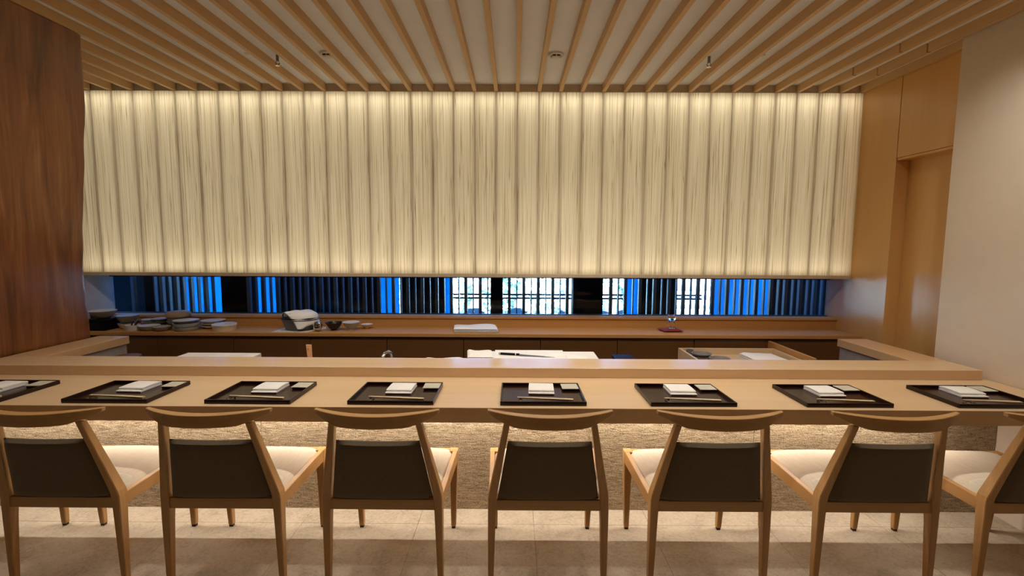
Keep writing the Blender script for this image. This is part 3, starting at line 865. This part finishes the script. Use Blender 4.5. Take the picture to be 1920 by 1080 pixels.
def drape():
    # square cloth laid on the lid, corners hanging over the edge
    b = B(); n = 26; c0 = Vector(pc); hw = .152
    rot = math.radians(50)
    def hgt(rad, ang):
        bump = .012 * math.sin(3 * ang + 1) * min(1, rad / .1)
        if rad < .125: return .150 - .018 * (rad / .125) ** 2
        k = rad - .125
        return .132 - k * 1.35 - .4 * k * k
    def f(u, v):
        x, y = (2 * u - 1) * hw, (2 * v - 1) * hw
        X = x * math.cos(rot) - y * math.sin(rot); Y = x * math.sin(rot) + y * math.cos(rot)
        X += .045; Y += .012
        rad = math.hypot(X, Y / .9); ang = math.atan2(Y, X)
        rr = rad if rad < .135 else .135 + (rad - .135) * .26
        s = rr / rad if rad > 1e-5 else 1
        wv = .007 * math.sin(5 * ang + 2) * min(1, rad / .09) + .004 * math.sin(30 * x) * math.sin(22 * y)
        return (c0.x + X * s * (1 + wv), c0.y + Y * s * .95 * (1 + wv), c0.z + max(.015, hgt(rad, ang)) + wv * .7)
    b.grid(f, n, n)
    return b
dc_ = build('draped_cloth', drape(), 'linen', loc=pc, smooth=True)
md = dc_.modifiers.new('thickness', 'SOLIDIFY'); md.thickness = .0025; md.offset = 1
tag(dc_, 'white cloth draped over the grey pot lid', 'cloth')
lp = thing('steel_bowl', 'shiny round steel bowl leaning at the right side of the pot', 'bowl', (-1.562, 3.712, zs + .0045))
build('bowl_body', B().lathe([(.004, 0), (.025, .006), (.036, .024), (.036, .052), (.026, .07), (.004, .078)], (-1.562, 3.712, zs + .0045), 32, 1, .8), 'chrome', lp, smooth=True)

def cloth_pad(name, label, x, y, z, w, d, h, mat, seed, layers=3):
    rnd = random.Random(seed)
    t = thing(name, label, 'cloth', (x, y, z))
    for k in range(layers):
        b = B(); o1, o2 = rnd.uniform(-.006, .006), rnd.uniform(-.006, .006)
        z0, z1 = z + h * k / layers, z + h * (k + 1) / layers - .0006
        ph = rnd.uniform(0, 6)
        def top(u, v, z1=z1):
            e = (1 - abs(2 * u - 1) ** 12) * (1 - abs(2 * v - 1) ** 12)
            wv = (.010 * math.sin(4 * u + ph) * math.sin(3 * v + ph) + .014 * max(0, .35 - u) * v * 3) if k == layers - 1 else 0
            return (x + (u - .5) * w + o1 - .02 * v, y + (v - .5) * d + o2, z1 - (1 - e) * (z1 - z0) * .6 + wv * e)
        def bot(u, v, z0=z0):
            return (x + (u - .5) * w + o1 - .02 * v, y + (v - .5) * d + o2, z0)
        b.grid(top, 18, 12); b.grid(bot, 18, 12)
        build('cloth_fold', b, mat, t, smooth=True)
    return t
cloth_pad('folded_cloth', 'white folded cloth lying on the middle of the back shelf', -.294, 3.785, zs, .345, .20, .034, 'linen', 3)

# glass cat on a cushion
cu = B()
def cush(side):
    def f(u, v):
        a, c = 2 * u - 1, 2 * v - 1
        e = (1 - abs(a) ** 3) * (1 - abs(c) ** 3)
        s = 1 + .10 * (a * a * c * c)
        return (1.275 + a * .076 * s + c * -.012, 3.80 + c * .062 * s, zs + .013 + side * .0125 * e ** .5)
    return f
cu.grid(cush(1), 16, 16); cu.grid(cush(-1), 16, 16)
tag(build('red_cushion', cu, 'red_cloth', loc=(1.275, 3.80, zs), smooth=True), 'small crimson cushion under the glass cat figurine', 'cushion')
ct = thing('glass_cat', 'small clear glass cat figurine sitting on the red cushion', 'figurine', (1.283, 3.80, zs + .0255))
g0 = (1.283, 3.80, zs + .0245)
build('body', B().lathe([(.022, 0), (.031, .004), (.034, .02), (.031, .042), (.024, .056), (.018, .060)], g0, 24), 'crystal', ct, smooth=True)
build('head', B().lathe([(.012, .0605), (.027, .066), (.035, .078), (.034, .090), (.026, .100), (.010, .105), (.002, .106)], g0, 24), 'crystal', ct, smooth=True)
for s in (-1, 1):
    build('ear', B().loft([[(g0[0] + s * .012, g0[1] - .008, g0[2] + .098), (g0[0] + s * .030, g0[1] - .008, g0[2] + .094), (g0[0] + s * .030, g0[1] + .008, g0[2] + .094), (g0[0] + s * .012, g0[1] + .008, g0[2] + .098)],
        [(g0[0] + s * .024, g0[1] - .003, g0[2] + .120), (g0[0] + s * .029, g0[1] - .003, g0[2] + .120), (g0[0] + s * .029, g0[1] + .003, g0[2] + .120), (g0[0] + s * .024, g0[1] + .003, g0[2] + .120)]]), 'crystal', ct, bevel=.002)
    build('paw', B().lathe([(.004, 0), (.010, .003), (.010, .014), (.004, .019)], (g0[0] + s * .016, g0[1] - .030, g0[2] + .002), 14), 'crystal', ct, smooth=True)

# ------------------------------------------------------------------ prep area behind the ledge
zp = .64
bd = thing('cutting_board', 'large white cutting board behind the ledge in the middle', 'cutting board', (.12, 2.94, zp))
build('board', B().box(-.285, .53, 2.83, 3.06, zp + .055, zp + .103), 'white_board', bd, bevel=.006, seg=2)
for x in (-.24, .46):
    build('board_foot', B().box(x, x + .03, 2.85, 3.04, zp, zp + .055), 'white_board', bd)
cloth_pad('white_towel', 'white towel spread over the left half of the cutting board', -.20, 2.955, zp + .1035, .16, .19, .010, 'linen', 8, 1)
tag(build('paper_sheet', B().box(-.12, .325, 2.845, 3.075, zp + .105, zp + .1065), 'paper', loc=(.1, 2.96, zp + .105)), 'thin white paper sheet lying under the knife', 'paper')
tag(build('paper_sheet', B().box(.335, .455, 2.85, 3.03, zp + .1032, zp + .1045), 'paper', loc=(.395, 2.94, zp + .1032)), 'narrow white paper sheet at the right end of the cutting board', 'paper')
kn = thing('kitchen_knife', 'slim kitchen knife with black handle on the white paper', 'knife', (.08, 2.925, zp + .107))
zk = zp + .1145
build('blade', B().loft([[(.036, 2.918 + .010, zk), (.036, 2.918 - .012, zk - .002), (.036, 2.918 - .012, zk - .003), (.036, 2.918 + .010, zk - .0025)], [(.15, 2.895 + .006, zk - .002), (.15, 2.895 - .010, zk - .004), (.15, 2.895 - .010, zk - .005), (.15, 2.895 + .006, zk - .0045)], [(.258, 2.870, zk - .005), (.258, 2.868, zk - .005), (.258, 2.868, zk - .006), (.258, 2.870, zk - .006)]]), 'steel', kn)
def seg(name, x0, x1, r, mat):
    y = lambda x: 2.9435 - (x + .09) * .2
    build(name, B().tube([(x0, y(x0), zk), (x1, y(x1), zk)], r, 14), mat, kn, smooth=True)
seg('handle', -.081, .012, .0072, 'black_lacquer'); seg('end_cap', -.090, -.086, .0072, 'black_lacquer'); seg('collar', -.0862, -.0808, .0074, 'w_ceramic'); seg('collar', .0118, .0182, .0074, 'w_ceramic'); seg('ferrule', .018, .038, .0070, 'black_lacquer')
cloth_pad('white_towel', 'thin white towel left of the cutting board behind the ledge', -.43, 2.93, zp + .0, .26, .22, .066, 'linen', 12, 3)
lb = thing('cutting_board', 'white cutting board behind the ledge at the left', 'cutting board', (-1.90, 2.94, zp))
build('board', B().box(-2.15, -1.665, 2.83, 3.06, zp + .04, zp + .082), 'white_board', lb, bevel=.006, seg=2)
for x in (-2.1, -1.74):
    build('board_foot', B().box(x, x + .03, 2.85, 3.04, zp, zp + .04), 'white_board', lb)
st = thing('leather_strap', 'tan leather strap standing up behind the ledge', 'strap', (-1.35, 3.03, zp))
build('strap_body', B().loft([[(-1.340, 3.02, zp), (-1.312, 3.02, zp), (-1.312, 3.03, zp), (-1.340, 3.03, zp)], [(-1.366, 3.05, zp + .140), (-1.330, 3.05, zp + .140), (-1.330, 3.06, zp + .140), (-1.366, 3.06, zp + .140)]]), 'strap', st, bevel=.002)
build('rivet', B().lathe([(.003, 0), (.003, .003), (.001, .004)], (-1.346, 3.038, zp + .112), 10), 'dark_metal', st)
ft = thing('chrome_faucet', 'curved chrome faucet peeking over the ledge', 'faucet', (-.80, 3.02, zp))
build('spout', B().tube([(-.79, 3.02, zp), (-.79, 3.02, zp + .06), (-.793, 3.01, zp + .095), (-.805, 2.99, zp + .110), (-.822, 2.965, zp + .105), (-.832, 2.945, zp + .085)], .011, 12), 'chrome', ft, smooth=True)
build('base_ring', B().lathe([(.022, 0), (.022, .012), (.014, .018), (.002, .018)], (-.79, 3.02, zp), 20), 'chrome', ft, smooth=True)
bt = thing('black_tray', 'small black tray right of the cutting board behind the ledge', 'tray', (.705, 2.98, zp))
build('tray_body', B().loft([[(.665, 2.92, zp), (.755, 2.92, zp), (.755, 3.04, zp), (.665, 3.04, zp)], [(.645, 2.90, zp + .086), (.775, 2.90, zp + .086), (.775, 3.06, zp + .086), (.645, 3.06, zp + .086)]]), 'black_lacquer', bt, bevel=.003)
tag(build('wooden_tub', B().lathe([(.07, 0), (.085, .10), (.085, .105), (.002, .108)], (-2.68, 3.20, .556), 28), 'tub', loc=(-2.68, 3.20, .556), smooth=True), 'round brown wooden lid beside the left ledge arm', 'tub')
tag(build('tub_stand', B().box(-2.76, -2.60, 3.12, 3.28, 0, .5555), 'tub', loc=(-2.68, 3.20, 0), bevel=.004), 'low brown wooden stand beside the left ledge arm', 'stand')

# dishes and cloth in the drawer
zd = .6125
for (x, y, hs, names) in ((1.385, 3.42, 2, ('lower charcoal dish of the left stack in the drawer', 'upper charcoal dish of the left stack in the drawer')), (1.455, 3.27, 2, ('lower charcoal dish of the right stack in the drawer', 'upper charcoal dish of the right stack in the drawer'))):
    z = zd
    for k in range(hs):
        dish('dark_dish', names[k], 'dish', x, y, z, .072, .020, 'dk_ceramic', .7, .7, group='dark dishes in the drawer'); z += .0205
dish('dark_dish', 'blackish dish at the back of the drawer behind the stacks', 'dish', 1.335, 3.515, zd, .026, .045, 'dk_ceramic', .8, .7, group='dark dishes in the drawer')
cloth_pad('white_cloth_stack', 'stack of white cloths lying in the open drawer', 1.83, 3.34, zd, .24, .30, .030, 'linen', 21, 3)

# ------------------------------------------------------------------ ceiling fittings and downlights
for lb, x, e, tgt in (('round white adjustable ceiling spotlight near the middle of the slats', .270, 42, (.60, 3.30, .74)), ('round white adjustable ceiling spotlight left of the middle, half behind a slat', -1.225, 16, (-1.1, 3.30, .74))):
    t = thing('ceiling_spotlight', lb, 'lamp', (x, 3.22, Z_CEIL - .02))
    build('base_ring', B().lathe([(.052, Z_CEIL - .0005), (.052, Z_CEIL - .010), (.046, Z_CEIL - .014), (.036, Z_CEIL - .014), (.036, Z_CEIL - .0005)], (x, 3.22, 0), 32), 'white_paint', t, smooth=True)
    build('lamp_head', B().lathe([(.030, Z_CEIL - .004), (.030, Z_CEIL - .018), (.022, Z_CEIL - .026), (.002, Z_CEIL - .026)], (x, 3.22, 0), 28), 'white_paint', t, smooth=True)
    build('lamp_slot', B().box(x - .024, x - .004, 3.186, 3.190, Z_CEIL - .021, Z_CEIL - .013).box(x + .004, x + .024, 3.186, 3.190, Z_CEIL - .021, Z_CEIL - .013), 'dark', t)
    add_light('spotlight_lamp', 'SPOT', (x, 3.22, Z_CEIL - .040), e, WARM, Vector(tgt) - Vector((x, 3.22, Z_CEIL)), spot_size=1.5, spot_blend=1.0, shadow_soft_size=.03)
for lb, x in (('small steel sprinkler head hanging at the left of the ceiling', -1.573), ('small steel sprinkler head hanging at the right of the ceiling', 1.283)):
    t = thing('sprinkler', lb, 'sprinkler', (x, 3.25, Z_CEIL - .06))
    build('pipe', B().lathe([(.009, Z_CEIL), (.009, Z_CEIL - .040)], (x, 3.25, 0), 14), 'steel', t, smooth=True)
    build('frame_arm', B().tube([(x - .008, 3.25, Z_CEIL - .040), (x - .013, 3.25, Z_CEIL - .052), (x - .003, 3.25, Z_CEIL - .066)], .0025).tube([(x + .008, 3.25, Z_CEIL - .040), (x + .013, 3.25, Z_CEIL - .052), (x + .003, 3.25, Z_CEIL - .066)], .0025), 'dark_metal', t, smooth=True)
    build('deflector', B().lathe([(.015, Z_CEIL - .066), (.015, Z_CEIL - .0685), (.002, Z_CEIL - .0685)], (x, 3.25, 0), 18), 'chrome', t, smooth=True)
for lb, x in (('tiny white ceiling sensor left of the left sprinkler', -1.757), ('tiny white ceiling sensor right of the right sprinkler', 1.622)):
    tag(build('ceiling_sensor', B().lathe([(.016, Z_CEIL - .0005), (.016, Z_CEIL - .005), (.010, Z_CEIL - .009), (.002, Z_CEIL - .009)], (x, 3.22, 0), 20), 'white_paint', loc=(x, 3.22, Z_CEIL), smooth=True), lb, 'sensor')

def downlight(i, x, y, energy, tgt, ang=2.5, blend=1.0):
    t = thing('downlight', f'recessed ceiling downlight above the dining counter, {NTH[i]} from the left', 'lamp', (x, y, Z_CEIL - .03), 'ceiling downlights')
    build('trim_ring', B().lathe([(.045, Z_CEIL - .0005), (.045, Z_CEIL - .012), (.036, Z_CEIL - .012), (.036, Z_CEIL - .0005)], (x, y, 0), 24), 'white_paint', t, smooth=True)
    build('lens', B().lathe([(.034, Z_CEIL - .0005), (.034, Z_CEIL - .003), (.002, Z_CEIL - .003)], (x, y, 0), 24), 'glow', t, smooth=True)
    l = add_light('downlight_lamp', 'SPOT', (x, y, Z_CEIL - .022), energy, WARM, Vector(tgt) - Vector((x, y, Z_CEIL)), spot_size=ang, spot_blend=blend, shadow_soft_size=.035)
for i in range(8):
    k = round((.137 + .687 * (i - 4) - X0S) / PITCH_S - .5)
    x = X0S + PITCH_S * (k + .5)
    downlight(i, x, 2.16, 30, (x, 2.32, .72))
